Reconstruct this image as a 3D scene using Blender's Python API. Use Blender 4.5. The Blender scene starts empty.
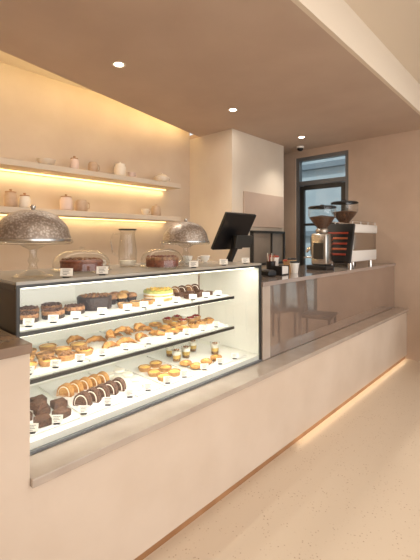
import bpy, bmesh, math, random
from mathutils import Vector, Matrix, Euler
random.seed(7)
S = bpy.context.scene
COL = S.collection
pi = math.pi
try:
    S.view_settings.view_transform = 'Standard'
except Exception:
    pass

# ------------------------------------------------------------ materials
def srgb(c):
    return tuple(((v/255)/12.92 if v/255 <= .04045 else ((v/255+.055)/1.055)**2.4) for v in c) + (1,)

def mat(name, col, rough=.6, metal=0, var=None, scale=8, bump=0, bscale=60, emit=0, spec=.5, coat=0, stretch=None, ramp=(.35, .65), ior=None):
    m = bpy.data.materials.new(name); m.use_nodes = True
    nt = m.node_tree; b = nt.nodes['Principled BSDF']
    b.inputs['Base Color'].default_value = srgb(col)
    b.inputs['Roughness'].default_value = rough
    b.inputs['Metallic'].default_value = metal
    b.inputs['Specular IOR Level'].default_value = spec
    b.inputs['Coat Weight'].default_value = coat
    if ior: b.inputs['IOR'].default_value = ior
    tc = nt.nodes.new('ShaderNodeTexCoord')
    mp = nt.nodes.new('ShaderNodeMapping')
    nt.links.new(tc.outputs['Object'], mp.inputs[0])
    if stretch: mp.inputs['Scale'].default_value = stretch
    if var:
        n = nt.nodes.new('ShaderNodeTexNoise'); n.inputs['Scale'].default_value = scale
        n.inputs['Detail'].default_value = 5
        nt.links.new(mp.outputs[0], n.inputs['Vector'])
        r = nt.nodes.new('ShaderNodeValToRGB')
        r.color_ramp.elements[0].color = srgb(col); r.color_ramp.elements[1].color = srgb(var)
        r.color_ramp.elements[0].position = ramp[0]; r.color_ramp.elements[1].position = ramp[1]
        nt.links.new(n.outputs['Fac'], r.inputs[0]); nt.links.new(r.outputs[0], b.inputs['Base Color'])
    if bump:
        n2 = nt.nodes.new('ShaderNodeTexNoise'); n2.inputs['Scale'].default_value = bscale
        nt.links.new(mp.outputs[0], n2.inputs['Vector'])
        bp = nt.nodes.new('ShaderNodeBump'); bp.inputs['Strength'].default_value = bump; bp.inputs['Distance'].default_value = .01
        nt.links.new(n2.outputs['Fac'], bp.inputs['Height']); nt.links.new(bp.outputs[0], b.inputs['Normal'])
    if emit:
        b.inputs['Emission Color'].default_value = srgb(col); b.inputs['Emission Strength'].default_value = emit
    return m

def glassmat(name, tint=(.97, .98, .98), base=.03, gain=.8, rough=0.0, body=0.0, bodycol=(255, 255, 255)):
    m = bpy.data.materials.new(name); m.use_nodes = True
    nt = m.node_tree; nt.nodes.clear()
    o = nt.nodes.new('ShaderNodeOutputMaterial')
    t = nt.nodes.new('ShaderNodeBsdfTransparent'); t.inputs[0].default_value = (*tint, 1)
    g = nt.nodes.new('ShaderNodeBsdfGlossy'); g.inputs['Roughness'].default_value = rough
    lw = nt.nodes.new('ShaderNodeLayerWeight'); lw.inputs[0].default_value = .5
    p = nt.nodes.new('ShaderNodeMath'); p.operation = 'POWER'; p.inputs[1].default_value = 4.5
    q = nt.nodes.new('ShaderNodeMath'); q.operation = 'MULTIPLY_ADD'; q.inputs[1].default_value = gain; q.inputs[2].default_value = base
    nt.links.new(lw.outputs['Facing'], p.inputs[0]); nt.links.new(p.outputs[0], q.inputs[0])
    mx = nt.nodes.new('ShaderNodeMixShader')
    nt.links.new(q.outputs[0], mx.inputs[0]); nt.links.new(t.outputs[0], mx.inputs[1]); nt.links.new(g.outputs[0], mx.inputs[2])
    last = mx
    if body > 0:
        d = nt.nodes.new('ShaderNodeBsdfDiffuse'); d.inputs[0].default_value = srgb(bodycol)
        m2 = nt.nodes.new('ShaderNodeMixShader'); m2.inputs[0].default_value = body
        nt.links.new(mx.outputs[0], m2.inputs[1]); nt.links.new(d.outputs[0], m2.inputs[2]); last = m2
    nt.links.new(last.outputs[0], o.inputs[0])
    return m

M = {}
M['wall'] = mat('plaster_wall', (206, 188, 168), .85, var=(198, 178, 157), scale=2.5, bump=.08, bscale=40)
M['wall2'] = mat('plaster_wall_taupe', (202, 178, 158), .8, var=(193, 169, 149), scale=3, bump=.08)
M['pillar'] = mat('plaster_pillar', (226, 213, 196), .85, var=(219, 204, 186), scale=2, bump=.05)
M['ceil'] = mat('ceiling_clay', (202, 180, 162), .8, var=(194, 171, 153), scale=2, bump=.04)
M['ceil2'] = mat('ceiling_cream', (230, 216, 197), .8)
M['counter'] = mat('counter_plaster', (220, 202, 184), .75, var=(213, 194, 175), scale=3, bump=.06, bscale=30)
M['stone'] = mat('polished_stone', (158, 141, 131), .1, var=(176, 159, 148), scale=5, coat=.6, ramp=(.3, .75), ior=1.6)
M['stonem'] = mat('mirror_polished_stone', (178, 160, 148), .035, metal=.6, var=(192, 174, 161), scale=4, coat=1, ramp=(.3, .75), ior=1.7)
M['stone2'] = mat('stone_ledge', (178, 162, 149), .12, var=(194, 179, 165), scale=7, coat=.5, ramp=(.3, .75))
M['brownstone'] = mat('brown_end_top', (122, 98, 80), .25, var=(142, 116, 95), scale=7, coat=.3)
M['toe'] = mat('copper_baseboard', (180, 134, 94), .4, var=(160, 114, 76), scale=6)
M['shelf'] = mat('shelf_cream', (212, 196, 177), .6, var=(204, 187, 167), scale=4)
M['black'] = mat('black_metal', (30, 28, 28), .35)
M['blackp'] = mat('black_plastic', (20, 20, 22), .3)
M['dark'] = mat('dark_frame', (66, 64, 61), .3, metal=.4)
M['alu'] = mat('grey_aluminium', (122, 124, 126), .4, metal=.3)
M['steel'] = mat('brushed_steel', (190, 186, 180), .25, metal=1, bump=.03, bscale=200, stretch=(1, 1, 8))
M['chrome'] = mat('chrome', (225, 222, 218), .08, metal=1)
M['white'] = mat('white_enamel', (238, 234, 228), .3)
M['whitep'] = mat('white_panel', (238, 236, 226), .45)
M['tray'] = mat('white_tray', (240, 238, 232), .3)
M['card'] = mat('tag_card', (245, 240, 230), .7)
M['ink'] = mat('tag_ink', (90, 80, 75), .8)
M['glass'] = glassmat('clear_glass')
M['glassd'] = glassmat('dome_glass', tint=(.95, .955, .95), base=.06, gain=.95)
M['glassj'] = glassmat('jug_glass', tint=(.97, .97, .965), base=.03, gain=.6)
M['glasst'] = glassmat('case_top_glass', tint=(.85, .87, .86), base=.08, body=.5, bodycol=(200, 192, 180))
M['glasss'] = glassmat('shelf_glass', tint=(.95, .97, .96), base=.05, body=.35, bodycol=(236, 240, 234))
M['glassw'] = glassmat('door_glass', tint=(.88, .93, .94), base=.06)
M['led'] = mat('led_warm', (255, 218, 148), .5, emit=3)
M['ledw'] = mat('led_white', (255, 248, 230), .5, emit=4)
M['lamp'] = mat('downlight_lens', (255, 244, 224), .5, emit=14)
M['wring'] = mat('downlight_ring', (235, 222, 205), .5)
M['ceramic'] = mat('cream_ceramic', (236, 224, 208), .4, var=(224, 208, 188), scale=10)
M['ceramicb'] = mat('tan_ceramic', (196, 168, 142), .5, var=(174, 144, 118), scale=14)
M['ceramicp'] = mat('pink_ceramic', (224, 198, 184), .5)
M['wood'] = mat('wood_lid', (176, 132, 92), .5, var=(150, 108, 70), scale=20, stretch=(1, 6, 1))
M['pastry'] = mat('golden_pastry', (208, 156, 88), .5, var=(156, 100, 48), scale=38, bump=.5, bscale=90)
M['crust'] = mat('tart_crust', (204, 160, 104), .6, var=(172, 122, 70), scale=45, bump=.3, bscale=90)
M['pastryl'] = mat('pale_pastry', (226, 186, 124), .55, var=(190, 138, 76), scale=45, bump=.4, bscale=80)
M['custard'] = mat('custard', (238, 200, 110), .3, var=(222, 172, 80), scale=40)
M['choc'] = mat('dark_chocolate', (66, 46, 38), .4, var=(42, 28, 24), scale=60, bump=.6, bscale=120)
M['brownie'] = mat('brownie_crumb', (108, 74, 54), .6, var=(74, 48, 36), scale=70, bump=.7, bscale=140)
M['nut'] = mat('caramel_nut', (176, 126, 80), .4, var=(112, 72, 44), scale=60, bump=.6, bscale=150)
M['cream'] = mat('whipped_cream', (246, 238, 222), .5, bump=.2, bscale=60)
M['green'] = mat('pistachio', (192, 190, 110), .5, var=(156, 156, 76), scale=60, bump=.5, bscale=120)
M['red'] = mat('red_velvet', (150, 84, 58), .5, var=(112, 58, 40), scale=50, bump=.5, bscale=100)
M['redm'] = mat('red_enamel', (160, 64, 46), .35)
M['orange'] = mat('copper_red', (186, 104, 72), .35, metal=.3)
M['beans'] = mat('coffee_beans', (112, 74, 48), .4, var=(64, 40, 26), scale=90, bump=1, bscale=120)
M['berry'] = mat('berry', (150, 40, 46), .25)
M['paper'] = mat('kraft_paper', (196, 160, 118), .8)
M['chairwood'] = mat('chair_walnut', (104, 72, 50), .45, var=(80, 54, 36), scale=8, stretch=(1, 1, 8))

def hammered():
    m = mat('hammered_silver', (178, 168, 158), .42, metal=.7)
    nt = m.node_tree; b = nt.nodes['Principled BSDF']
    tc = nt.nodes.new('ShaderNodeTexCoord'); v = nt.nodes.new('ShaderNodeTexVoronoi'); v.inputs['Scale'].default_value = 110
    nt.links.new(tc.outputs['Object'], v.inputs['Vector'])
    bp = nt.nodes.new('ShaderNodeBump'); bp.inputs['Strength'].default_value = .4; bp.inputs['Distance'].default_value = .003
    nt.links.new(v.outputs['Distance'], bp.inputs['Height']); nt.links.new(bp.outputs[0], b.inputs['Normal'])
    r = nt.nodes.new('ShaderNodeValToRGB'); r.color_ramp.elements[0].color = srgb((208, 198, 187)); r.color_ramp.elements[1].color = srgb((152, 139, 128))
    r.color_ramp.elements[1].position = .6
    nt.links.new(v.outputs['Distance'], r.inputs[0]); nt.links.new(r.outputs[0], b.inputs['Base Color'])
    return m
M['hammer'] = hammered()

def terrazzo():
    m = mat('terrazzo_floor', (222, 208, 190), .35, coat=.1)
    nt = m.node_tree; b = nt.nodes['Principled BSDF']
    tc = nt.nodes.new('ShaderNodeTexCoord'); v = nt.nodes.new('ShaderNodeTexVoronoi'); v.inputs['Scale'].default_value = 55
    nt.links.new(tc.outputs['Object'], v.inputs['Vector'])
    r = nt.nodes.new('ShaderNodeValToRGB'); e = r.color_ramp.elements
    e[0].color = srgb((184, 158, 130)); e[0].position = .1; e[1].color = srgb((224, 207, 186)); e[1].position = .26
    nt.links.new(v.outputs['Distance'], r.inputs[0])
    n = nt.nodes.new('ShaderNodeTexNoise'); n.inputs['Scale'].default_value = 14
    nt.links.new(tc.outputs['Object'], n.inputs['Vector'])
    r2 = nt.nodes.new('ShaderNodeValToRGB'); r2.color_ramp.elements[0].position = .45; r2.color_ramp.elements[1].position = .6
    nt.links.new(n.outputs['Fac'], r2.inputs[0])
    mx = nt.nodes.new('ShaderNodeMixRGB'); mx.inputs[1].default_value = srgb((224, 207, 186))
    nt.links.new(r2.outputs[0], mx.inputs[0]); nt.links.new(r.outputs[0], mx.inputs[2])
    nt.links.new(mx.outputs[0], b.inputs['Base Color'])
    return m
M['floor'] = terrazzo()

# ------------------------------------------------------------ mesh builders
def bbox(bm, c, s, bev=0, seg=2, rot=None):
    mtx = Matrix.Translation(Vector(c))
    if rot: mtx = mtx @ Euler(rot).to_matrix().to_4x4()
    mtx = mtx @ Matrix.Diagonal((s[0], s[1], s[2], 1))
    r = bmesh.ops.create_cube(bm, size=1, matrix=mtx)
    if bev:
        es = set()
        for v in r['verts']:
            es.update(v.link_edges)
        bmesh.ops.bevel(bm, geom=list(es), offset=bev, segments=seg, profile=.5, affect='EDGES')
    return bm

def lathe(bm, prof, n=32, c=(0, 0, 0), flute=0, nf=12, mtx=None):
    rings = []
    for (r, z) in prof:
        if r < 1e-5:
            p = Vector((c[0], c[1], c[2]+z)); p = mtx @ p if mtx else p
            rings.append([bm.verts.new(p)])
        else:
            ring = []
            for i in range(n):
                a = 2*pi*i/n
                rr = r*(1+flute*math.cos(nf*a))
                p = Vector((c[0]+rr*math.cos(a), c[1]+rr*math.sin(a), c[2]+z)); p = mtx @ p if mtx else p
                ring.append(bm.verts.new(p))
            rings.append(ring)
    for a, b in zip(rings[:-1], rings[1:]):
        if len(a) == 1 and len(b) == 1: continue
        for i in range(n):
            j = (i+1) % n
            if len(a) == 1: bm.faces.new((a[0], b[j], b[i]))
            elif len(b) == 1: bm.faces.new((a[i], a[j], b[0]))
            else: bm.faces.new((a[i], a[j], b[j], b[i]))
    return bm

def tube(bm, pts, r, n=8):
    rings = []
    for k, p in enumerate(pts):
        p = Vector(p)
        a = Vector(pts[max(k-1, 0)]); b = Vector(pts[min(k+1, len(pts)-1)])
        d = (b-a).normalized()
        u = d.cross(Vector((0, 0, 1)))
        if u.length < 1e-3: u = d.cross(Vector((1, 0, 0)))
        u.normalize(); w = d.cross(u)
        rr = r[k] if isinstance(r, (list, tuple)) else r
        rings.append([bm.verts.new(p + rr*(math.cos(2*pi*i/n)*u + math.sin(2*pi*i/n)*w)) for i in range(n)])
    for a, b in zip(rings[:-1], rings[1:]):
        for i in range(n):
            j = (i+1) % n
            bm.faces.new((a[i], a[j], b[j], b[i]))
    bm.faces.new(rings[0][::-1]); bm.faces.new(rings[-1])
    return bm

def blob(bm, c, s, sub=2, jit=.0, rot=None):
    mtx = Matrix.Translation(Vector(c))
    if rot: mtx = mtx @ Euler(rot).to_matrix().to_4x4()
    r = bmesh.ops.create_icosphere(bm, subdivisions=sub, radius=1, matrix=mtx @ Matrix.Diagonal((s[0], s[1], s[2], 1)))
    if jit:
        for v in r['verts']:
            v.co += Vector([random.uniform(-jit, jit) for _ in range(3)])
    return bm

def mk(name, bm, m, parent=None, loc=(0, 0, 0), rot=(0, 0, 0), smooth=False):
    bmesh.ops.recalc_face_normals(bm, faces=bm.faces)
    me = bpy.data.meshes.new(name); bm.to_mesh(me); bm.free()
    o = bpy.data.objects.new(name, me); COL.objects.link(o)
    me.materials.append(m)
    if smooth:
        for p in me.polygons: p.use_smooth = True
        try:
            me.set_sharp_from_angle(angle=math.radians(50))
        except Exception: pass
    o.location = loc; o.rotation_euler = rot
    if parent: o.parent = parent
    return o

def meta(o, label, cat, group=None):
    o['label'] = label; o['category'] = cat
    if group: o['group'] = group
    return o

def root(name, label, cat, loc, rotz=0, group=None):
    o = bpy.data.objects.new(name, None); o.empty_display_size = .05; COL.objects.link(o)
    o.location = loc; o.rotation_euler = (0, 0, rotz)
    return meta(o, label, cat, group)

def dup(src, loc, rotz=None, scale=None, label=None):
    def cp(o, par):
        c = o.copy(); COL.objects.link(c)
        if par: c.parent = par
        for ch in list(o.children): cp(ch, c)
        return c
    c = cp(src, None)
    c.location = loc
    if rotz is not None: c.rotation_euler = (src.rotation_euler[0], src.rotation_euler[1], rotz)
    if scale: c.scale = (scale,)*3
    if label: c['label'] = label
    return c

def B(name, c, s, m, parent=None, bev=0, smooth=False, rot=None):
    bm = bmesh.new(); bbox(bm, (0, 0, 0), s, bev)
    return mk(name, bm, m, parent, loc=c, rot=rot or (0, 0, 0), smooth=smooth)

def struct(o):
    o['kind'] = 'structure'; return o

def box2(x0, x1, y0, y1, z0, z1):
    return ((x0+x1)/2, (y0+y1)/2, (z0+z1)/2), (x1-x0, y1-y0, z1-z0)

def SB(name, x0, x1, y0, y1, z0, z1, m):
    c, s = box2(x0, x1, y0, y1, z0, z1)
    return struct(B(name, c, s, m))

# ------------------------------------------------------------ room
CH = 2.68; YB = 3.45; XE = 4.82; XL = -1.6
SB('floor', XL, 5.3, -3.2, 3.6, -.1, 0, M['floor'])
SB('wall_back', XL, 3.32, YB, YB+.12, 0, 3.0, M['wall'])
SB('wall_left', XL-.1, XL, -3.2, YB+.12, 0, 3.0, M['wall'])
SB('wall_column', 3.32, 4.42, 2.75, YB+.12, 0, CH, M['pillar'])
bm = bmesh.new()
def addb(x0, x1, y0, y1, z0, z1):
    c, s = box2(x0, x1, y0, y1, z0, z1); bbox(bm, c, s)
D0, D1, DT = 2.02, 2.80, 2.58
E0, E1, EB, ET = -1.3, .45, .35, 2.4
addb(XE, XE+.15, E1, D0, 0, 3.0); addb(XE, XE+.15, D1, YB+.12, 0, 3.0); addb(XE, XE+.15, D0, D1, DT, 3.0)
addb(XE, XE+.15, -3.2, E0, 0, 3.0); addb(XE, XE+.15, E0, E1, 0, EB); addb(XE, XE+.15, E0, E1, ET, 3.0)
struct(mk('wall_right', bm, M['wall2']))
SB('wall_corridor', 4.42, XE, YB, YB+.12, 0, CH, M['wall'])

bm = bmesh.new()
poly = [(XL, 1.05), (XE, 1.05), (XE, YB), (3.32, YB), (3.32, 3.277), (XL, 2.235)]
lo = [bm.verts.new((x, y, CH)) for x, y in poly]; hi = [bm.verts.new((x, y, CH+.05)) for x, y in poly]
bm.faces.new(lo); bm.faces.new(hi[::-1])
for i in range(len(poly)):
    j = (i+1) % len(poly); bm.faces.new((lo[i], lo[j], hi[j], hi[i]))
struct(mk('ceiling', bm, M['ceil']))
SB('ceiling_cove', XL, XE+.15, 1.05, YB+.12, 2.9, 3.0, M['ceil2'])
SB('ceiling_hall', XL, XE+.15, -3.2, 1.05, 2.95, 3.0, M['ceil2'])
SB('trim_1', XL, XE, 1.02, 1.05, CH, 2.95, M['ceil2'])
ang = math.atan2(3.277-2.235, 3.32-XL)
tm = B('trim_2', (.95, 2.70, CH+.06), (4.5, .02, .012), M['led'], rot=(0, 0, ang)); struct(tm)

# door with transom
dr = bpy.data.objects.new('door_1', None); COL.objects.link(dr); dr.location = (XE+.06, (D0+D1)/2, 0); struct(dr)
W = D1-D0
bm = bmesh.new()
bbox(bm, (0, -W/2+.025, DT/2), (.08, .05, DT)); bbox(bm, (0, W/2-.025, DT/2), (.08, .05, DT))
bbox(bm, (0, 0, DT-.025), (.08, W-.1, .05)); bbox(bm, (0, 0, 2.21), (.08, W-.1, .06))
mk('door_frame', bm, M['alu'], dr)
bm = bmesh.new()
bbox(bm, (0, -W/2+.085, 1.09), (.05, .06, 2.16)); bbox(bm, (0, W/2-.085, 1.09), (.05, .06, 2.16))
bbox(bm, (0, 0, 2.145), (.05, W-.23, .06)); bbox(bm, (0, 0, .1), (.05, W-.23, .18)); bbox(bm, (0, 0, 1.62), (.05, W-.23, .035))
mk('door_leaf', bm, M['dark'], dr)
bm = bmesh.new(); bbox(bm, (0, 0, 1.15), (.01, W-.24, 1.95)); mk('door_pane', bm, M['glassw'], dr)
bm = bmesh.new(); bbox(bm, (0, 0, 2.385), (.01, W-.1, .29)); mk('transom_pane', bm, M['glassw'], dr)
bm = bmesh.new(); tube(bm, [(-.04, -W/2+.09, .95), (-.08, -W/2+.09, .97), (-.08, -W/2+.09, 1.25), (-.04, -W/2+.09, 1.27)], .01); mk('door_handle', bm, M['steel'], dr, smooth=True)
w2 = bpy.data.objects.new('window_2', None); COL.objects.link(w2); w2.location = (XE+.06, (E0+E1)/2, (EB+ET)/2); struct(w2)
bm = bmesh.new(); WW = E1-E0; HH = ET-EB
for yy in (-WW/2+.03, -WW/6, WW/6, WW/2-.03): bbox(bm, (0, yy, 0), (.08, .06, HH))
for zz in (-HH/2+.03, HH/2-.03): bbox(bm, (0, 0, zz), (.078, WW, .06))
mk('window_frame', bm, M['dark'], w2)
bm = bmesh.new(); bbox(bm, (0, 0, 0), (.01, WW-.06, HH-.06)); mk('window_pane', bm, M['glassw'], w2)
ext = B('neighbouring_building', (8.2, 2.0, 2), (.3, 12, 4.6), mat('outside_render', (150, 162, 168), .8, var=(170, 180, 184), scale=1.5))
meta(ext, 'pale grey rendered building wall outside the door', 'building')
for zz in (1.55, 3.1):
    B('facade_ledge', (-.2, 0, zz-2), (.15, 12, .12), mat('outside_ledge', (110, 122, 130), .7), ext)
SB('floor_outside', 5.31, 8.04, -4, 8, -.1, -.02, mat('pavement', (150, 148, 144), .8, var=(130, 128, 124), scale=6))

w = bpy.data.objects.new('window_1', None); COL.objects.link(w); w.location = (4.03, 2.74, 1.3); struct(w)
bm = bmesh.new()
bbox(bm, (0, 0, .2), (.74, .05, .03)); bbox(bm, (0, 0, -.2), (.74, .05, .03)); bbox(bm, (-.355, 0, 0), (.03, .05, .4)); bbox(bm, (.355, 0, 0), (.03, .05, .4)); bbox(bm, (.06, 0, 0), (.02, .05, .4))
mk('window_frame', bm, M['dark'], w)
bm = bmesh.new(); bbox(bm, (0, .004, 0), (.7, .02, .38)); mk('window_pane', bm, mat('frosted_glass', (158, 146, 134), .15, var=(140, 130, 120), scale=3), w)
wp = B('wall_panel', (3.95, 2.737, 1.77), (.86, .02, .42), mat('taupe_panel', (200, 177, 160), .7, var=(192, 169, 152), scale=3), bev=.003)
meta(wp, 'plain taupe rectangular panel mounted on the cream column', 'wall panel')

for x in (1.546, 2.85, 4.19):
    r_ = root('recessed_downlight', 'small round glowing downlight recessed in the clay ceiling', 'light', (x, 2.35, CH), group='ceiling downlights')
    bm = bmesh.new(); lathe(bm, [(.034, -.001), (.05, -.004), (.05, .004), (.034, .004), (.034, -.001)], 32); mk('trim_ring', bm, M['wring'], r_, smooth=True)
    bm = bmesh.new(); lathe(bm, [(0, -.002), (.033, -.002)], 32); mk('lens', bm, M['lamp'], r_)
dc = root('ceiling_camera', 'small dark dome camera fixed under the ceiling', 'security camera', (4.6, 2.6, CH))
bm = bmesh.new(); lathe(bm, [(0, 0), (.05, 0), (.05, -.02), (.045, -.025)], 24); mk('base', bm, M['white'], dc, smooth=True)
bm = bmesh.new(); lathe(bm, [(.042, -.025), (.04, -.045), (.025, -.06), (0, -.066)], 24); mk('dome', bm, M['blackp'], dc, smooth=True)

# ------------------------------------------------------------ wall shelves
def shelf(z, label):
    s = root('wall_shelf', label, 'shelf', (1.0, YB, z), group='floating wall shelves')
    B('shelf_board', (.17, -.135, -.025), (3.52, .25, .05), M['shelf'], s, bev=.004)
    B('light_strip', (.17, -.03, -.055), (3.44, .02, .01), M['led'], s)
    return s
shelf(2.045, 'long cream floating shelf with warm light strip, upper of two')
shelf(1.665, 'long cream floating shelf with warm light strip, lower of two')

def crock(name, label, cat, prof, m, loc, lid=None, lidm=None, handle=False, rz=0):
    r_ = root(name, label, cat, loc, rz)
    bm = bmesh.new(); lathe(bm, prof, 28); mk('body', bm, m, r_, smooth=True)
    if lid:
        bm = bmesh.new(); lathe(bm, lid, 28); mk('lid', bm, lidm or m, r_, smooth=True)
    if handle:
        h = max(p[1] for p in prof); R = max(p[0] for p in prof)
        bm = bmesh.new(); tube(bm, [(R*.9, 0, h*.8), (R*1.45, 0, h*.75), (R*1.55, 0, h*.5), (R*1.4, 0, h*.3), (R*.9, 0, h*.25)], .006); mk('handle', bm, m, r_, smooth=True)
    return r_
def jarp(R, h): return [(0, 0), (R*.8, 0), (R*.97, h*.06), (R, h*.2), (R, h*.8), (R*.85, h*.93), (R*.82, h), (R*.74, h), (R*.74, h*.9), (R*.88, h*.75), (R*.88, h*.1), (0, h*.08)]
def jarlid(R, h): return [(0, h+.03), (.012, h+.028), (.008, h+.014), (R*.84, h+.008), (R*.86, h), (0, h)]
def bowlp(R, h): return [(0, 0), (R*.45, 0), (R*.45, h*.1), (R*.8, h*.4), (R, h), (R*.94, h), (R*.72, h*.45), (0, h*.18)]
US = 2.046; LS = 1.666; ys = 3.28
crock('bowl', 'shallow white ceramic bowl on the upper shelf', 'bowl', bowlp(.08, .055), M['ceramic'], (1.42, ys, US))
crock('storage_jar', 'small pink ceramic jar with wooden lid on upper shelf', 'jar', jarp(.04, .10), M['ceramicp'], (1.68, ys, US), jarlid(.04, .1), M['wood'])
crock('pitcher', 'small tan ceramic pitcher on the upper shelf', 'pitcher', jarp(.045, .1), M['ceramicb'], (1.87, ys, US), handle=True)
crock('storage_jar', 'white ceramic canister with flat lid on upper shelf', 'jar', jarp(.06, .12), M['ceramic'], (2.17, ys, US), jarlid(.06, .12))
crock('cup', 'small pale cup beside the white canister', 'cup', bowlp(.04, .06), M['ceramicp'], (2.31, ys, US), handle=True)
crock('teapot', 'squat cream teapot with lid and side handle', 'teapot', [(0, 0), (.045, 0), (.08, .03), (.08, .06), (.045, .085), (0, .085)], M['ceramic'], (2.72, ys, US), [(0, .11), (.012, .105), (.008, .092), (.04, .088), (.04, .082), (0, .082)], handle=True)
crock('storage_jar', 'tan stoneware jar with wooden lid on lower shelf', 'jar', jarp(.05, .12), M['ceramicb'], (1.13, ys, LS), jarlid(.05, .12), M['wood'])
crock('storage_jar', 'cream stoneware jar on the lower shelf', 'jar', jarp(.045, .10), M['ceramic'], (1.24, ys, LS), jarlid(.045, .1), M['wood'])
crock('storage_jar', 'pink ceramic canister with wooden lid on lower shelf', 'jar', jarp(.055, .12), M['ceramicp'], (1.60, ys, LS), jarlid(.055, .12), M['wood'])
crock('mug', 'tan ceramic mug with handle on lower shelf', 'mug', jarp(.055, .11), M['ceramicb'], (1.75, ys, LS), handle=True)
crock('cup', 'small cream cup on the lower shelf', 'cup', bowlp(.045, .07), M['ceramic'], (2.49, ys, LS), handle=True)
crock('storage_jar', 'tan jar with rounded lid at shelf end', 'jar', jarp(.055, .1), M['ceramicb'], (2.64, ys, LS), jarlid(.055, .1))

# ------------------------------------------------------------ service counter
CZ = 1.118
sc = root('service_counter', 'long cream plaster counter with polished taupe stone ledge', 'counter', (0, 1.32, 0))
def P(name, x0, x1, y0, y1, z0, z1, m, par=sc, bev=0):
    c, s = box2(x0, x1, y0, y1, z0, z1)
    return B(name, (c[0]-par.location[0], c[1]-par.location[1], c[2]-par.location[2]), s, m, par, bev)
P('plaster_base', XL+.005, XE-.005, 1.32, 2.10, .045, .56, M['counter'])
P('toe_kick', XL+.005, XE-.005, 1.335, 2.08, 0, .045, M['toe'])
P('stone_ledge', .516, XE-.005, 1.30, 1.455, .56, .59, M['stone2'], bev=.003)
P('plaster_end_block', XL+.005, .515, 1.318, 2.08, .56, 1.018, M['counter'])
P('stone_end_top', XL+.005, .517, 1.30, 2.1, 1.018, 1.052, M['brownstone'], bev=.003)
P('stone_post', 2.075, 2.165, 1.452, 2.1, .592, CZ-.03, M['stone2'], bev=.002)
P('stone_panel', 2.168, XE-.005, 1.456, 1.50, .592, CZ-.03, M['stonem'])
P('counter_core', 2.168, XE-.005, 1.50, 2.08, .562, CZ-.03, M['counter'])
P('stone_worktop', 2.07, XE-.005, 1.44, 2.12, CZ-.03, CZ, M['stone'], bev=.003)
bc = root('back_counter', 'low cream back counter below the wall shelves', 'counter', (1, 3.15, 0))
P('cabinet_body', -1.5, 3.25, 2.9, 3.44, 0, .86, M['counter'], bc)
P('worktop', -1.5, 3.28, 2.87, 3.445, .86, .9, M['stone'], bc)

# ------------------------------------------------------------ display case
TC = 1.245
X0, X1, Y0, Y1 = .522, 2.068, 1.458, 2.06
case = root('display_case', 'glass pastry display case with dark frame and lit shelves', 'display case', ((X0+X1)/2, (Y0+Y1)/2, .56))
def C(name, x0, x1, y0, y1, z0, z1, m, bev=0): return P(name, x0, x1, y0, y1, z0, z1, m, case, bev)
C('deck', X0, X1, Y0+.012, Y1, .562, .63, M['whitep'])
C('front_glass', X0+.01, X1-.01, Y0, Y0+.006, .595, TC-.02, M['glass'])
C('top_glass', X0, X1, Y0, Y1, TC-.012, TC, M['glasst'])
bm = bmesh.new()
def cb(x0, x1, y0, y1, z0, z1, bev=0):
    c, s = box2(x0, x1, y0, y1, z0, z1); bbox(bm, (c[0]-case.location[0], c[1]-case.location[1], c[2]-case.location[2]), s, bev)
cb(X0, X1, Y0, Y0+.016, TC-.024, TC-.012); cb(X0, X1, Y1-.03, Y1, TC-.04, TC-.012)
cb(X0, X0+.012, Y0+.02, Y1-.03, TC-.032, TC-.012); cb(X1-.012, X1, Y0+.02, Y1-.03, TC-.032, TC-.012)
cb(X1-.014, X1, Y0, Y0+.014, .604, TC-.024); cb(X0, X0+.012, Y0, Y0+.012, .604, TC-.024)
mk('frame', bm, M['dark'], case)
C('bottom_channel', X0, X1, Y0-.004, Y0+.010, .592, .603, M['alu'])
C('end_panel', X0, X0+.008, Y0+.014, Y1-.03, .632, TC-.033, M['black'])
C('end_panel_lining', X0+.009, X0+.012, Y0+.014, Y1-.03, .632, TC-.033, M['whitep'])
C('end_panel', X1-.008, X1, Y0+.014, Y1-.03, .632, TC-.033, M['whitep'])
C('sliding_back_door', X0+.012, (X0+X1)/2+.02, Y1-.03, Y1-.02, .632, TC-.04, M['whitep'])
C('sliding_back_door', (X0+X1)/2-.02, X1-.012, Y1-.018, Y1-.008, .632, TC-.04, M['whitep'])
S1, S2, DK = 1.043, .852, .63
SX = 1.84
for z in (S1, S2):
    C('glass_shelf', X0+.014, SX, 1.52, Y1-.04, z-.008, z, M['glasss'])
    C('shelf_rail', X0+.014, SX, 1.505, 1.52, z-.014, z+.002, M['dark'])
    C('shelf_light', X0+.03, SX-.02, 1.522, 1.534, z-.019, z-.01, M['ledw'])
C('top_light', X0+.03, X1-.05, Y0+.022, Y0+.036, TC-.03, TC-.015, M['ledw'])

def tray(x0, x1, y0, y1, z, lab='flat white serving tray inside the display case'):
    r_ = B('serving_tray', ((x0+x1)/2, (y0+y1)/2, z+.0045), (x1-x0, y1-y0, .008), M['tray'], bev=.002)
    return meta(r_, lab, 'tray', 'trays in the display case')
TZ = .009
for z in (S1, S2):
    for a, b_ in ((.56, .86), (.875, 1.17), (1.185, 1.5), (1.515, 1.83)):
        tray(a, b_, 1.545, 1.99, z)
for a, b_ in ((.56, .80), (.82, 1.08), (1.10, 1.26), (1.28, 1.50), (1.52, 1.98)):
    tray(a, b_, 1.51, 1.99, DK)

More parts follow.
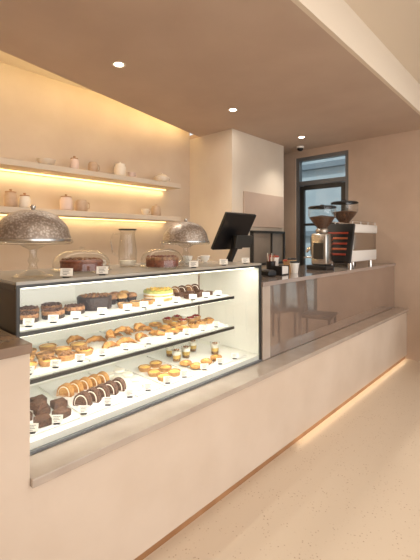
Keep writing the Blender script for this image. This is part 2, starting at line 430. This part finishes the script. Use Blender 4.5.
# ------------------------------------------------------------ food
def p_tart(loc, fill='custard', R=.045, group='round tarts', lab='small round golden tart with glossy custard', topping=None, cat='tart', name='tart'):
    r_ = root(name, lab, cat, loc, random.uniform(0, 3), group)
    bm = bmesh.new(); lathe(bm, [(0, 0), (R*.8, 0), (R, .022), (R*.93, .025), (R*.85, .016), (0, .014)], 48, flute=.03, nf=16); mk('crust', bm, M['crust'], r_, smooth=True)
    bm = bmesh.new(); lathe(bm, [(R*.86, .017), (R*.7, .022), (0, .026)], 28); mk('filling', bm, M[fill], r_, smooth=True)
    if topping:
        bm = bmesh.new()
        for i in range(9):
            a = i*2.4; q = R*.6*math.sqrt(i/9)
            blob(bm, (q*math.cos(a), q*math.sin(a), .029), (.008, .008, .007), 1, .0015)
        mk('topping', bm, M[topping], r_, smooth=True)
    return r_

def p_croissant(loc, L=.13, m='pastry', rz=0, group='croissants', lab='golden baked crescent croissant with ridged layers'):
    bm = bmesh.new(); N = 36; pts = []; rad = []
    for i in range(N+1):
        t = i/N; a = (t-.5)*2.7
        x = L*.5*math.sin(a)/math.sin(1.3); y = -L*.42*(1-math.cos(a))
        q = max(.12, math.sin(pi*t))**.9
        ridge = 1 - .25*abs(math.sin(t*pi*4.5))
        pts.append((x, y, L*.17*q)); rad.append(L*.18*q*ridge)
    tube(bm, pts, rad, 14)
    for v in bm.verts: v.co.z = max(v.co.z, 0)*.95
    o = mk('croissant', bm, M[m], loc=loc, rot=(0, 0, rz), smooth=True)
    return meta(o, lab, 'croissant', group)

def p_danish(loc, rz=0):
    r_ = root('danish_pastry', 'oval danish pastry with pale glaze and folded ends', 'pastry', loc, rz, 'danish pastries')
    bm = bmesh.new(); pts = []; rad = []
    for i in range(41):
        t = i/40; a = t*4.2*pi; q = .012+.022*t
        pts.append((q*math.cos(a)*1.2, q*math.sin(a), .014+.006*(1-t))); rad.append(.009)
    tube(bm, pts, rad, 8); mk('dough', bm, M['pastry'], r_, smooth=True)
    bm = bmesh.new(); blob(bm, (0, 0, .022), (.020, .015, .009), 2, .001); mk('filling', bm, M['custard'], r_, smooth=True)
    return r_

def p_brownie(loc, rz=0, lab='square dark chocolate brownie with cracked top', s=(.055, .05, .028)):
    bm = bmesh.new(); bbox(bm, (0, 0, s[2]/2), s, .004, 2)
    bmesh.ops.subdivide_edges(bm, edges=bm.edges, cuts=2, use_grid_fill=True)
    for v in bm.verts:
        if v.co.z > .002: v.co += Vector([random.uniform(-.0012, .0012) for _ in range(3)])
    o = mk('brownie', bm, M['brownie'], loc=loc, rot=(0, 0, rz), smooth=True)
    return meta(o, lab, 'brownie', 'brownies')

def p_cake(loc, R, h, body, top, bits, lab, cat='cake', name='whole_cake', layers=None, group=None, n=40):
    r_ = root(name, lab, cat, loc, random.uniform(0, 3), group)
    bm = bmesh.new(); lathe(bm, [(0, 0), (R*.97, 0), (R, .004), (R, h-.006), (R*.96, h), (0, h)], 40); mk('sponge', bm, M[body], r_, smooth=True)
    if layers:
        bm = bmesh.new()
        for k in (.3, .62): lathe(bm, [(R*.98, h*k), (R*1.012, h*k+.001), (R*1.012, h*k+.007), (R*.98, h*k+.008)], 40)
        mk('cream_layers', bm, M[layers], r_, smooth=True)
    bm = bmesh.new(); lathe(bm, [(R*1.015, h-.012), (R*1.02, h-.002), (R*.95, h+.004), (0, h+.005)], 40); mk('icing', bm, M[top], r_, smooth=True)
    bm = bmesh.new()
    for i in range(n):
        a = i*2.4; q = R*.9*math.sqrt((i+.5)/n)
        s = random.uniform(.005, .009)
        blob(bm, (q*math.cos(a), q*math.sin(a), h+.007), (s, s*.8, s*.7), 1, .001)
    mk('topping', bm, M[bits], r_, smooth=True)
    return r_

def p_muffin(loc, top='pastryl', sc=1, lab='small golden muffin in a dark paper case', grp='muffins'):
    r_ = root('muffin', lab, 'muffin', loc, 0, grp)
    bm = bmesh.new(); lathe(bm, [(0, 0), (.02, 0), (.027, .026), (.025, .026), (0, .02)], 36, flute=.05, nf=18); mk('paper_case', bm, M['choc'], r_, smooth=True)
    bm = bmesh.new(); lathe(bm, [(.024, .022), (.031, .03), (.028, .041), (.016, .048), (0, .05)], 24, flute=.03, nf=5); mk('muffin_top', bm, M[top], r_, smooth=True)
    r_.scale = (sc,)*3
    return r_

def p_slice(loc, rz, a='brownie', b='cream', lab='rounded slice of dark roll layered with white cream', grp='cream roll slices', nm='roll_slice', sc=1):
    r_ = root(nm, lab, 'cake slice', loc, rz, grp)
    def dshape(s, z0, th, name, m):
        bm = bmesh.new(); N = 14
        f = []; g = []
        for i in range(N+1):
            t = pi*i/N
            f.append(bm.verts.new((.036*s*math.cos(t), -th/2, z0+.052*s*math.sin(t)**.8)))
            g.append(bm.verts.new((.036*s*math.cos(t), th/2, z0+.052*s*math.sin(t)**.8)))
        bm.faces.new(f); bm.faces.new(g[::-1])
        for i in range(N+1):
            j = (i+1) % (N+1); bm.faces.new((f[i], f[j], g[j], g[i]))
        mk(name, bm, m, r_)
    dshape(1, 0, .026, 'crust_slice', M[a])
    dshape(.78, .004, .030, 'cream_filling', M[b])
    dshape(.68, .006, .034, 'crumb_core', M[a])
    r_.scale = (sc,)*3
    return r_

def p_cup(loc, lab='clear cup layered with cream, custard and crumbs'):
    r_ = root('dessert_cup', lab, 'dessert cup', loc, 0, 'dessert cups')
    bm = bmesh.new(); lathe(bm, [(0, 0), (.024, 0), (.032, .075), (.034, .078), (.031, .077), (.023, .003), (0, .003)], 28); mk('cup', bm, M['glass'], r_, smooth=True)
    for n_, z0, z1, m in (('crumb_layer', .004, .02, 'nut'), ('custard_layer', .0205, .042, 'custard'), ('cream_layer', .0425, .064, 'cream')):
        def rr(z): return .0225+.008*z/.075
        bm = bmesh.new(); lathe(bm, [(0, z0), (rr(z0), z0), (rr(z1), z1), (0, z1+.003)], 24); mk(n_, bm, M[m], r_, smooth=True)
    bm = bmesh.new()
    for i in range(7): blob(bm, (.014*math.cos(i*.9), .014*math.sin(i*.9), .071), (.006, .006, .005), 1)
    mk('topping', bm, M['nut'], r_, smooth=True)
    return r_

def p_cookie(loc, m='cream', lab='round pale sugar-dusted biscuit'):
    bm = bmesh.new(); lathe(bm, [(0, 0), (.028, 0), (.034, .006), (.03, .014), (.012, .018), (0, .018)], 28, flute=.03, nf=7)
    o = mk('biscuit', bm, M[m], loc=loc, smooth=True)
    return meta(o, lab, 'biscuit', 'pale biscuits')

def tag(x, y, z, rz=-.75, s=1, lab='small white price card with tiny print on a stand', grp='price cards in the display case'):
    r_ = root('price_tag', lab, 'price tag', (x, y, z), rz, grp)
    bm = bmesh.new(); bbox(bm, (0, 0, .026), (.056, .002, .036)); mk('card', bm, M['card'], r_, rot=(-.2, 0, 0))
    bm = bmesh.new(); bbox(bm, (0, .008, .003), (.03, .022, .006), .001); mk('stand', bm, M['black'], r_)
    bm = bmesh.new()
    for k, wd in ((.036, .036), (.029, .026), (.022, .032), (.015, .018)):
        bbox(bm, (-(.04-wd)/4, -.0014, k), (wd, .0006, .0022))
    mk('print', bm, M['ink'], r_, rot=(-.2, 0, 0))
    r_.scale = (s,)*3
    return r_

# ---- top shelf
z = S1+TZ
for x, y in ((.635, 1.66), (.75, 1.66), (.865, 1.69), (.69, 1.79), (.81, 1.81)):
    p_cake((x, y, z), .048, .030, 'choc', 'nut', 'brownie', 'round chocolate tart covered with caramel nuts', cat='tart', name='nut_tart', group='chocolate nut tarts', n=30)
p_cake((1.00, 1.74, z), .085, .060, 'choc', 'choc', 'nut', 'whole dark chocolate cake topped with chopped nuts', n=50)
for i, x in enumerate((1.125, 1.19, 1.255)):
    for j, y in enumerate((1.78, 1.87)):
        p_muffin((x+.012*j, y, z), 'pastryl' if (i+j) % 2 else 'nut', 1.05)
for x in (1.11, 1.185, 1.26): p_tart((x, 1.64, z), 'choc', .034, 'chocolate tarts', 'small round chocolate tart in a golden crust', name='chocolate_tart')
p_cake((1.40, 1.72, z), .085, .055, 'pastryl', 'green', 'custard', 'round layer cake with green and yellow topping', layers='cream')
for i, x in enumerate((1.54, 1.60, 1.66, 1.72, 1.78)):
    p_slice((x, 1.80, z), -.9+random.uniform(-.2, .2), 'nut' if i % 2 else 'brownie', 'cream', 'small brown cream slice standing on the tray', 'small cream slices')
for i in range(3):
    for j in range(2): p_brownie((1.55+i*.085, 1.62+j*.08, z), .1*i, 'small rectangular caramel brownie', (.05, .04, .026))
# ---- middle shelf
z = S2+TZ
for x, y in ((.62, 1.62), (.71, 1.62), (.80, 1.63), (.89, 1.64), (.65, 1.72), (.74, 1.72), (.83, 1.73), (.92, 1.75), (.70, 1.82), (.80, 1.83)):
    p_tart((x, y, z), random.choice(['custard', 'nut', 'custard']), .041, topping=random.choice([None, 'nut', None]))
for x, y, r in ((1.02, 1.65, .3), (1.125, 1.66, -.2), (1.23, 1.68, .5), (1.04, 1.80, -.4), (1.15, 1.82, .1), (1.26, 1.83, .8), (.96, 1.89, .2), (1.34, 1.66, 2.2), (1.36, 1.80, -.7)):
    p_croissant((x, y, z), .105, rz=r)
for x, y, r in ((1.08, 1.73, 1.0), (1.18, 1.75, -.6), (1.28, 1.76, .4)):
    p_croissant((x, y, z+.034), .105, rz=r, lab='golden croissant lying on top of the others')
for x, y in ((1.43, 1.63), (1.52, 1.64), (1.46, 1.73), (1.55, 1.75), (1.47, 1.84)):
    p_danish((x, y, z), random.uniform(0, 3))
for x, y in ((1.62, 1.65), (1.70, 1.66), (1.78, 1.67), (1.64, 1.77), (1.72, 1.78), (1.79, 1.80), (1.60, 1.87), (1.69, 1.88)):
    p_tart((x, y, z), 'custard' if y < 1.75 else 'cream', .034, 'fruit tarts', 'small fruit tart with a golden crust', topping='nut' if y < 1.75 else 'berry', name='fruit_tart')
# ---- deck
z = DK+TZ
for i, (x, y) in enumerate(((.66, 1.56), (.745, 1.57), (.62, 1.655), (.70, 1.66), (.78, 1.67), (.64, 1.76), (.73, 1.77))):
    p_brownie((x, y, z), random.uniform(-.3, .3), s=(.06, .055, .03))
p_brownie((.68, 1.655, z+.032), .4, 'dark chocolate brownie stacked on others')
for i in range(5): p_slice((.865+i*.052, 1.61+.008*i, z), -1.0, sc=1.15)
for i in range(5): p_slice((.86+i*.052, 1.77+.004*i, z), -1.0, 'pastry', 'cream', 'rounded slice of golden roll filled with cream', 'golden roll slices', sc=1.1)
for x, y in ((1.14, 1.58), (1.215, 1.59), (1.14, 1.67), (1.215, 1.68), (1.15, 1.76), (1.22, 1.77), (1.15, 1.85), (1.225, 1.86)):
    p_cookie((x, y, z))
for x, y in ((1.325, 1.58), (1.41, 1.59), (1.33, 1.67), (1.42, 1.68), (1.34, 1.77), (1.43, 1.78)):
    p_tart((x, y, z), 'custard', .038, 'flat custard tarts', 'flat bright yellow custard tart')
for x, y in ((1.57, 1.58), (1.67, 1.59), (1.56, 1.66), (1.77, 1.60)): p_danish((x, y, z), .4)
for x, y in ((1.58, 1.76), (1.67, 1.77), (1.62, 1.87), (1.86, 1.69), (1.80, 1.84)):
    p_cup((x, y, z))
for x in (.60, .70, .80, .93, 1.07, 1.17, 1.27, 1.39, 1.52, 1.63, 1.74): tag(x, 1.552, S1+TZ, s=.78)
for x in (.60, .71, .82, .93, 1.06, 1.20, 1.34, 1.47, 1.60, 1.72): tag(x, 1.552, S2+TZ, s=.78)
for x in (.60, .70, .82, .94, 1.06, 1.17, 1.30, 1.42, 1.58, 1.72, 1.86): tag(x, 1.518, DK+TZ, s=.85)

# ------------------------------------------------------------ on top of case
def cloche_stand(x, y, lab, R=.155, hs=.145):
    r_ = root('cake_stand', lab, 'cake stand', (x, y, TC+.0005), .3, 'silver dome cake stands')
    bm = bmesh.new(); lathe(bm, [(0, 0), (.075, 0), (.078, .006), (.05, .014), (.02, .03), (.014, .055), (.022, .07), (.014, .085), (.016, hs-.03), (.05, hs-.012), (0, hs-.012)], 32); mk('pedestal', bm, M['glassd'], r_, smooth=True)
    bm = bmesh.new(); lathe(bm, [(0, hs-.012), (R, hs-.008), (R*1.06, hs+.002), (R*1.05, hs+.005), (R*.98, hs), (0, hs-.003)], 48); mk('plate', bm, M['glassd'], r_, smooth=True)
    pr = [(R*.985, hs+.006), (R, hs+.008), (R*1.0, hs+.016)]
    for i in range(1, 13):
        a = i/12*pi/2; pr.append((R*.97*math.cos(a)**.85 if i < 12 else 0, hs+.016+.118*math.sin(a)))
    bm = bmesh.new(); lathe(bm, pr, 96, flute=.006, nf=24); mk('dome', bm, M['hammer'], r_, smooth=True)
    bm = bmesh.new(); lathe(bm, [(R*1.0, hs+.004), (R*1.03, hs+.006), (R*1.03, hs+.014), (R*1.0, hs+.016)], 48); mk('dome_rim', bm, M['steel'], r_, smooth=True)
    zt = hs+.134
    bm = bmesh.new(); lathe(bm, [(.02, zt-.003), (.008, zt+.004), (.012, zt+.014), (.009, zt+.02), (0, zt+.022)], 20); mk('knob', bm, M['steel'], r_, smooth=True)
    return r_
cloche_stand(.638, 1.60, 'hammered silver dome on a clear glass pedestal cake stand', R=.15)
cloche_stand(1.62, 1.72, 'hammered silver domed cake stand beside the till', R=.145, hs=.135)

def glass_dome(x, y, R, lab, h=.105):
    r_ = root('glass_cloche', lab, 'cake dome', (x, y, TC+.0005), 0, 'clear glass cake domes')
    bm = bmesh.new(); lathe(bm, [(0, 0), (R*.9, 0), (R*1.06, .008), (R*1.06, .012), (R*.9, .006), (0, .006)], 40); mk('base_plate', bm, M['glassd'], r_, smooth=True)
    pr = [(R, .012), (R*1.0, .03)]
    for i in range(1, 11):
        a = i/10*pi/2; pr.append((R*math.cos(a)**.6 if i < 10 else 0, .03+(h-.03)*math.sin(a)))
    bm = bmesh.new(); lathe(bm, pr, 48); mk('dome', bm, M['glassd'], r_, smooth=True)
    bm = bmesh.new(); lathe(bm, [(.006, h), (.006, h+.004), (.012, h+.01), (.008, h+.018), (0, h+.02)], 20); mk('knob', bm, M['glassd'], r_, smooth=True)
    return r_
DA = (.925, 1.73); DB = (1.355, 1.63)
glass_dome(*DA, .135, 'low clear glass dome over dark red cake')
glass_dome(*DB, .12, 'low clear glass dome over brown glazed cake')
p_cake((DA[0], DA[1], TC+.0075), .10, .048, 'red', 'red', 'nut', 'round red-brown cake under the clear glass dome', n=40)
p_cake((DB[0], DB[1], TC+.0075), .09, .050, 'red', 'nut', 'red', 'round caramel glazed cake under the clear glass dome', n=40)
r_ = root('glass_jug', 'tall clear glass jug with a rim and handle', 'jug', (1.27, 1.84, TC+.0005), 2.6)
bm = bmesh.new(); lathe(bm, [(0, 0), (.045, 0), (.052, .01), (.055, .09), (.045, .16), (.042, .2), (.05, .215), (.047, .213), (.039, .2), (.042, .16), (.051, .09), (.048, .012), (0, .008)], 32); mk('body', bm, M['glassj'], r_, smooth=True)
bm = bmesh.new(); tube(bm, [(.043, 0, .19), (.08, 0, .19), (.095, 0, .15), (.085, 0, .08), (.054, 0, .06)], .006); mk('handle', bm, M['glassj'], r_, smooth=True)
bm = bmesh.new(); lathe(bm, [(.049, .211), (.052, .214), (.052, .219), (.048, .219), (.049, .211)], 32); mk('rim_band', bm, M['dark'], r_, smooth=True)
bm = bmesh.new(); lathe(bm, [(0, .012), (.045, .013), (.047, .035), (0, .038)], 24); mk('oats', bm, M['cream'], r_, smooth=True)
for i, (x, y) in enumerate(((1.12, 1.92), (1.79, 1.88), (1.9, 1.82))):
    o = crock('cup', 'small white cup standing on the glass case top', 'cup', bowlp(.035, .045), M['white'], (x, y, TC+.0005), handle=True, rz=i)
    o['group'] = 'white cups on the case'
for x, y in ((.72, 1.475), (.88, 1.468), (1.45, 1.475), (1.72, 1.49), (1.95, 1.5)):
    tag(x, y, TC, s=.9, lab='small white price card on the case top', grp='price cards on the case top')

# ------------------------------------------------------------ till
r_ = root('till_monitor', 'black touch-screen till tilted towards the staff side', 'cash register', (2.32, 1.93, CZ), 0)
B('screen_housing', (0, -.03, .35), (.37, .028, .32), M['blackp'], r_, bev=.006, rot=(.50, 0, 0))
B('screen', (0, -.0150, .3585), (.33, .004, .28), mat('screen_glass', (22, 26, 32), .05), r_, rot=(.50, 0, 0))
bm = bmesh.new(); bbox(bm, (0, 0, .006), (.22, .2, .012), .003); mk('base', bm, M['black'], r_)
bm = bmesh.new(); tube(bm, [(0, .03, .01), (0, .02, .12), (0, -.04, .23), (0, -.05, .32)], [.035, .03, .03, .035], 10); mk('stand', bm, M['black'], r_, smooth=True)
B('rear_display', (.04, -.095, .27), (.2, .012, .1), M['dark'], r_, bev=.004, rot=(.2, 0, 0))
r_ = root('card_reader', 'small black card payment terminal beside the till', 'card reader', (2.45, 1.68, CZ), -.3)
B('body', (0, 0, .025), (.08, .15, .04), M['blackp'], r_, bev=.008)
B('screen', (0, .03, .047), (.06, .05, .004), M['alu'], r_)
B('keypad', (0, -.035, .047), (.06, .06, .004), M['dark'], r_)
r_ = root('straw_cup', 'black tumbler holding paper straws and wooden stirrers', 'utensil holder', (2.72, 1.82, CZ), 0)
bm = bmesh.new(); lathe(bm, [(0, 0), (.035, 0), (.042, .1), (.038, .1), (.032, .006), (0, .006)], 24); mk('cup', bm, M['black'], r_, smooth=True)
for i in range(8):
    a = i*.8; bm = bmesh.new(); tube(bm, [(.012*math.cos(a), .012*math.sin(a), .01), (.034*math.cos(a), .034*math.sin(a), .15+.01*(i % 3))], .003, 6)
    mk('straw', bm, (M['wood'], M['redm'], M['cream'])[i % 3], r_, smooth=True)
r_ = root('napkin_box', 'black napkin box holding white paper napkins', 'napkin holder', (2.62, 1.66, CZ), .1)
bm = bmesh.new(); bbox(bm, (0, 0, .004), (.13, .09, .008)); bbox(bm, (-.062, 0, .04), (.006, .09, .07)); bbox(bm, (.062, 0, .04), (.006, .09, .07)); mk('holder', bm, M['black'], r_)
B('napkins', (0, 0, .038), (.114, .085, .06), M['white'], r_, bev=.003)
for i, (x, y) in enumerate(((2.84, 1.66), (2.93, 1.74), (2.87, 1.88), (3.02, 1.84))):
    r_ = root('takeaway_cup', ('white paper cup', 'kraft paper cup')[i % 2]+' with lid on the stone worktop', 'paper cup', (x, y, CZ), 0, 'takeaway cups on the worktop')
    bm = bmesh.new(); h = .09+.02*(i % 3); lathe(bm, [(0, 0), (.028, 0), (.038, h-.012), (.041, h-.012), (.041, h-.004), (.036, h), (0, h-.01)], 24); mk('cup', bm, (M['white'], M['paper'])[i % 2], r_, smooth=True)
    bm = bmesh.new(); lathe(bm, [(.041, h-.004), (.041, h+.004), (.034, h+.012), (0, h+.012)], 24); mk('lid', bm, (M['black'], M['redm'])[(i//2) % 2], r_, smooth=True)

# ------------------------------------------------------------ coffee grinders
def grinder(x, y, z0, lab, bodym, rz=0, ext=0, sc=1):
    r_ = root('coffee_grinder', lab, 'coffee grinder', (x, y, z0), rz, 'coffee grinders')
    B('base', (0, 0, .02), (.17, .20, .04), M['black'], r_, bev=.008)
    H = .30+ext
    B('body', (0, -.02, .04+H/2), (.15, .16, H), bodym, r_, bev=.02, smooth=True)
    B('front_panel', (0, .065, .04+H*.6), (.1, .02, H*.55), M['dark'], r_, bev=.004)
    B('side_plate', (-.0765, -.02, .04+H*.45), (.004, .10, H*.5), M['dark'], r_, bev=.001)
    bm = bmesh.new(); lathe(bm, [(.05, 0), (.06, .01), (.06, .03), (.045, .045)], 28, c=(0, -.02, .04+H)); mk('collar', bm, M['steel'], r_, smooth=True)
    z1 = .04+H+.04
    bm = bmesh.new(); lathe(bm, [(.042, 0), (.055, .02), (.115, .10), (.125, .12), (.125, .20)], 36, c=(0, -.02, z1)); mk('hopper', bm, M['glassd'], r_, smooth=True)
    bm = bmesh.new(); lathe(bm, [(0, .003), (.04, .004), (.052, .022), (.098, .082), (.115, .112), (0, .13)], 28, c=(0, -.02, z1)); mk('coffee_beans', bm, M['beans'], r_, smooth=True)
    bm = bmesh.new(); lathe(bm, [(.128, .195), (.129, .205), (.115, .213), (.02, .218), (.018, .228), (0, .23)], 36, c=(0, -.02, z1)); mk('hopper_lid', bm, M['black'], r_, smooth=True)
    bm = bmesh.new(); tube(bm, [(0, .07, .2), (0, .12, .19), (0, .14, .16)], [.02, .018, .012], 12); mk('spout', bm, M['chrome'], r_, smooth=True)
    for sx in (-1, 1):
        bm = bmesh.new(); tube(bm, [(sx*.04, .06, .11), (sx*.035, .15, .11)], .006); mk('portafilter_fork', bm, M['chrome'], r_, smooth=True)
    r_.scale = (sc,)*3
    return r_
grinder(3.37, 1.69, CZ, 'silver coffee grinder with bean-filled clear hopper', M['steel'], sc=1.02)
g2 = grinder(4.52, 1.97, CZ, 'tall white coffee grinder behind the espresso machine', M['white'], sc=1.27)

# ------------------------------------------------------------ espresso machine
em = root('espresso_machine', 'white espresso machine with black slatted side and chrome legs', 'espresso machine', (4.04, 1.66, CZ), 0)
L, Dp = .68, .30
for sx in (-1, 1):
    for sy in (-1, 1):
        bm = bmesh.new(); lathe(bm, [(0, 0), (.022, 0), (.018, .06), (0, .06)], 16); mk('leg', bm, M['chrome'], em, loc=(sx*(L/2-.06), sy*(Dp/2-.05), 0), smooth=True)
B('lower_body', (0, 0, .12), (L, Dp, .12), M['white'], em, bev=.012, smooth=True)
B('back_body', (0, -.05, .27), (L-.04, Dp-.1, .2), M['steel'], em, bev=.01, smooth=True)
B('top_body', (0, .0, .40), (L, Dp+.02, .09), M['white'], em, bev=.015, smooth=True)
B('drip_tray', (0, .17, .10), (L-.1, .10, .04), M['steel'], em, bev=.004)
sp = B('side_panel', (-L/2-.062, -.01, .25), (.035, .34, .40), M['black'], em, bev=.008, rot=(0, .28, 0))
for k in range(5):
    B('slat', (-.020, .01, -.12+k*.055), (.010, .26, .020), M['orange'] if k % 2 else M['redm'], sp, bev=.003)
bm = bmesh.new()
for yy in (-Dp/2+.01, Dp/2-.01): tube(bm, [(-L/2+.02, yy, .475), (L/2-.02, yy, .475)], .005)
for xx in (-L/2+.03, -.1, .1, L/2-.03):
    for yy in (-Dp/2+.01, Dp/2-.01): tube(bm, [(xx, yy, .44), (xx, yy, .475)], .004)
mk('cup_rail', bm, M['chrome'], em, smooth=True)
for xx in (-.15, .15):
    bm = bmesh.new(); lathe(bm, [(0, 0), (.035, 0), (.035, .05), (0, .05)], 20, c=(xx, .12, .3)); mk('group_head', bm, M['chrome'], em, smooth=True)
    bm = bmesh.new(); tube(bm, [(xx, .15, .31), (xx, .25, .30)], [.012, .015]); mk('portafilter_handle', bm, M['black'], em, smooth=True)
bm = bmesh.new(); tube(bm, [(-.28, .15, .36), (-.29, .19, .3), (-.29, .2, .16)], .006); mk('steam_wand', bm, M['chrome'], em, smooth=True)

# ------------------------------------------------------------ cafe chairs near the end-wall window
def chair(x, y, rz):
    r_ = root('cafe_chair', 'walnut cafe chair with slatted back by the window', 'chair', (x, y, 0), rz, 'cafe chairs by the window')
    bm = bmesh.new(); bbox(bm, (0, 0, .45), (.42, .42, .035), .012); mk('seat', bm, M['chairwood'], r_, smooth=True)
    for sx in (-1, 1):
        for sy in (-1, 1):
            top = .44 if sy < 0 else .88
            bm = bmesh.new(); tube(bm, [(sx*.19, sy*.19, 0), (sx*.18, sy*.18, .44), (sx*.18, sy*(.18 if sy < 0 else .21), top)], .016); mk('leg', bm, M['chairwood'], r_, smooth=True)
    bm = bmesh.new(); bbox(bm, (0, .21, .84), (.38, .022, .09), .006)
    for k in (-.1, 0, .1): bbox(bm, (k, .195, .63), (.03, .014, .34))
    mk('backrest', bm, M['chairwood'], r_, smooth=True)
    return r_
c0 = chair(4.42, .66, 2.9)
dup(c0, (4.40, .05, 0), 3.2); dup(c0, (4.38, -.75, 0), 3.0)

# ------------------------------------------------------------ lights
def area(name, loc, sx, sy, power, col, rot=(0, 0, 0), spread=None):
    l = bpy.data.lights.new(name, 'AREA'); l.shape = 'RECTANGLE'; l.size = sx; l.size_y = sy; l.energy = power; l.color = col
    if spread: l.spread = spread
    o = bpy.data.objects.new(name, l); COL.objects.link(o); o.location = loc; o.rotation_euler = rot
    return o
warm = (1, .78, .40)
area('cove_light', (.95, 2.76, CH+.075), 4.6, .03, 16, warm, (pi*.72, 0, ang))
area('shelf_light_upper', (1.17, 3.41, 1.985), 3.4, .015, 6.5, warm, (0, 0, 0))
area('shelf_light_lower', (1.17, 3.41, 1.605), 3.4, .015, 6.5, warm, (0, 0, 0))
area('toe_light', (3.55, 1.328, .043), 2.5, .008, .55, (1, .80, .52), (-.1, 0, 0))
cx = (X0+X1)/2
area('case_light_top', (cx, 1.50, TC-.034), 1.45, .02, 3.4, (1, .95, .84), (.5, 0, 0))
area('case_light_mid', ((X0+SX)/2, 1.53, S1-.022), 1.25, .012, 2.6, (1, .95, .84), (.45, 0, 0))
area('case_light_low', ((X0+SX)/2, 1.53, S2-.022), 1.25, .012, 3.2, (1, .95, .86), (.45, 0, 0))
area('daylight', (.8, -3.0, 1.6), 4.5, 2.4, 74, (1, .955, .91), (pi/2, 0, 0))
area('hall_light', (2.2, -.8, 2.94), 4.5, 2.5, 32, (1, .92, .82), (0, 0, 0))
for x in (1.546, 2.85, 4.19):
    l = bpy.data.lights.new('downlight', 'SPOT'); l.energy = 30; l.spot_size = 1.9; l.spot_blend = .8; l.color = (1, .91, .78); l.shadow_soft_size = .04
    o = bpy.data.objects.new('downlight', l); COL.objects.link(o); o.location = (x, 2.35, CH-.02)
area('staff_side_light', (1.6, 2.5, CH-.01), 3.5, .3, 12, (1, .92, .80))
sl = bpy.data.lights.new('sun', 'SUN'); sl.energy = 3.0; sl.color = (1, .98, .95); sl.angle = .02
so = bpy.data.objects.new('sun', sl); COL.objects.link(so); so.rotation_euler = (0, -math.radians(38), 0)

wd = bpy.data.worlds.new('world'); S.world = wd; wd.use_nodes = True
bg = wd.node_tree.nodes['Background']; bg.inputs[0].default_value = (.9, .95, 1, 1); bg.inputs[1].default_value = 1.1

# ------------------------------------------------------------ camera
cam = bpy.data.cameras.new('camera'); co = bpy.data.objects.new('camera', cam); COL.objects.link(co)
co.location = (0, 0, 1.4); co.rotation_euler = (pi/2, 0, -math.radians(47))
cam.sensor_fit = 'HORIZONTAL'; cam.sensor_width = 36; cam.lens = 36*375/420; cam.shift_y = -40/420; cam.clip_start = .05
S.camera = co
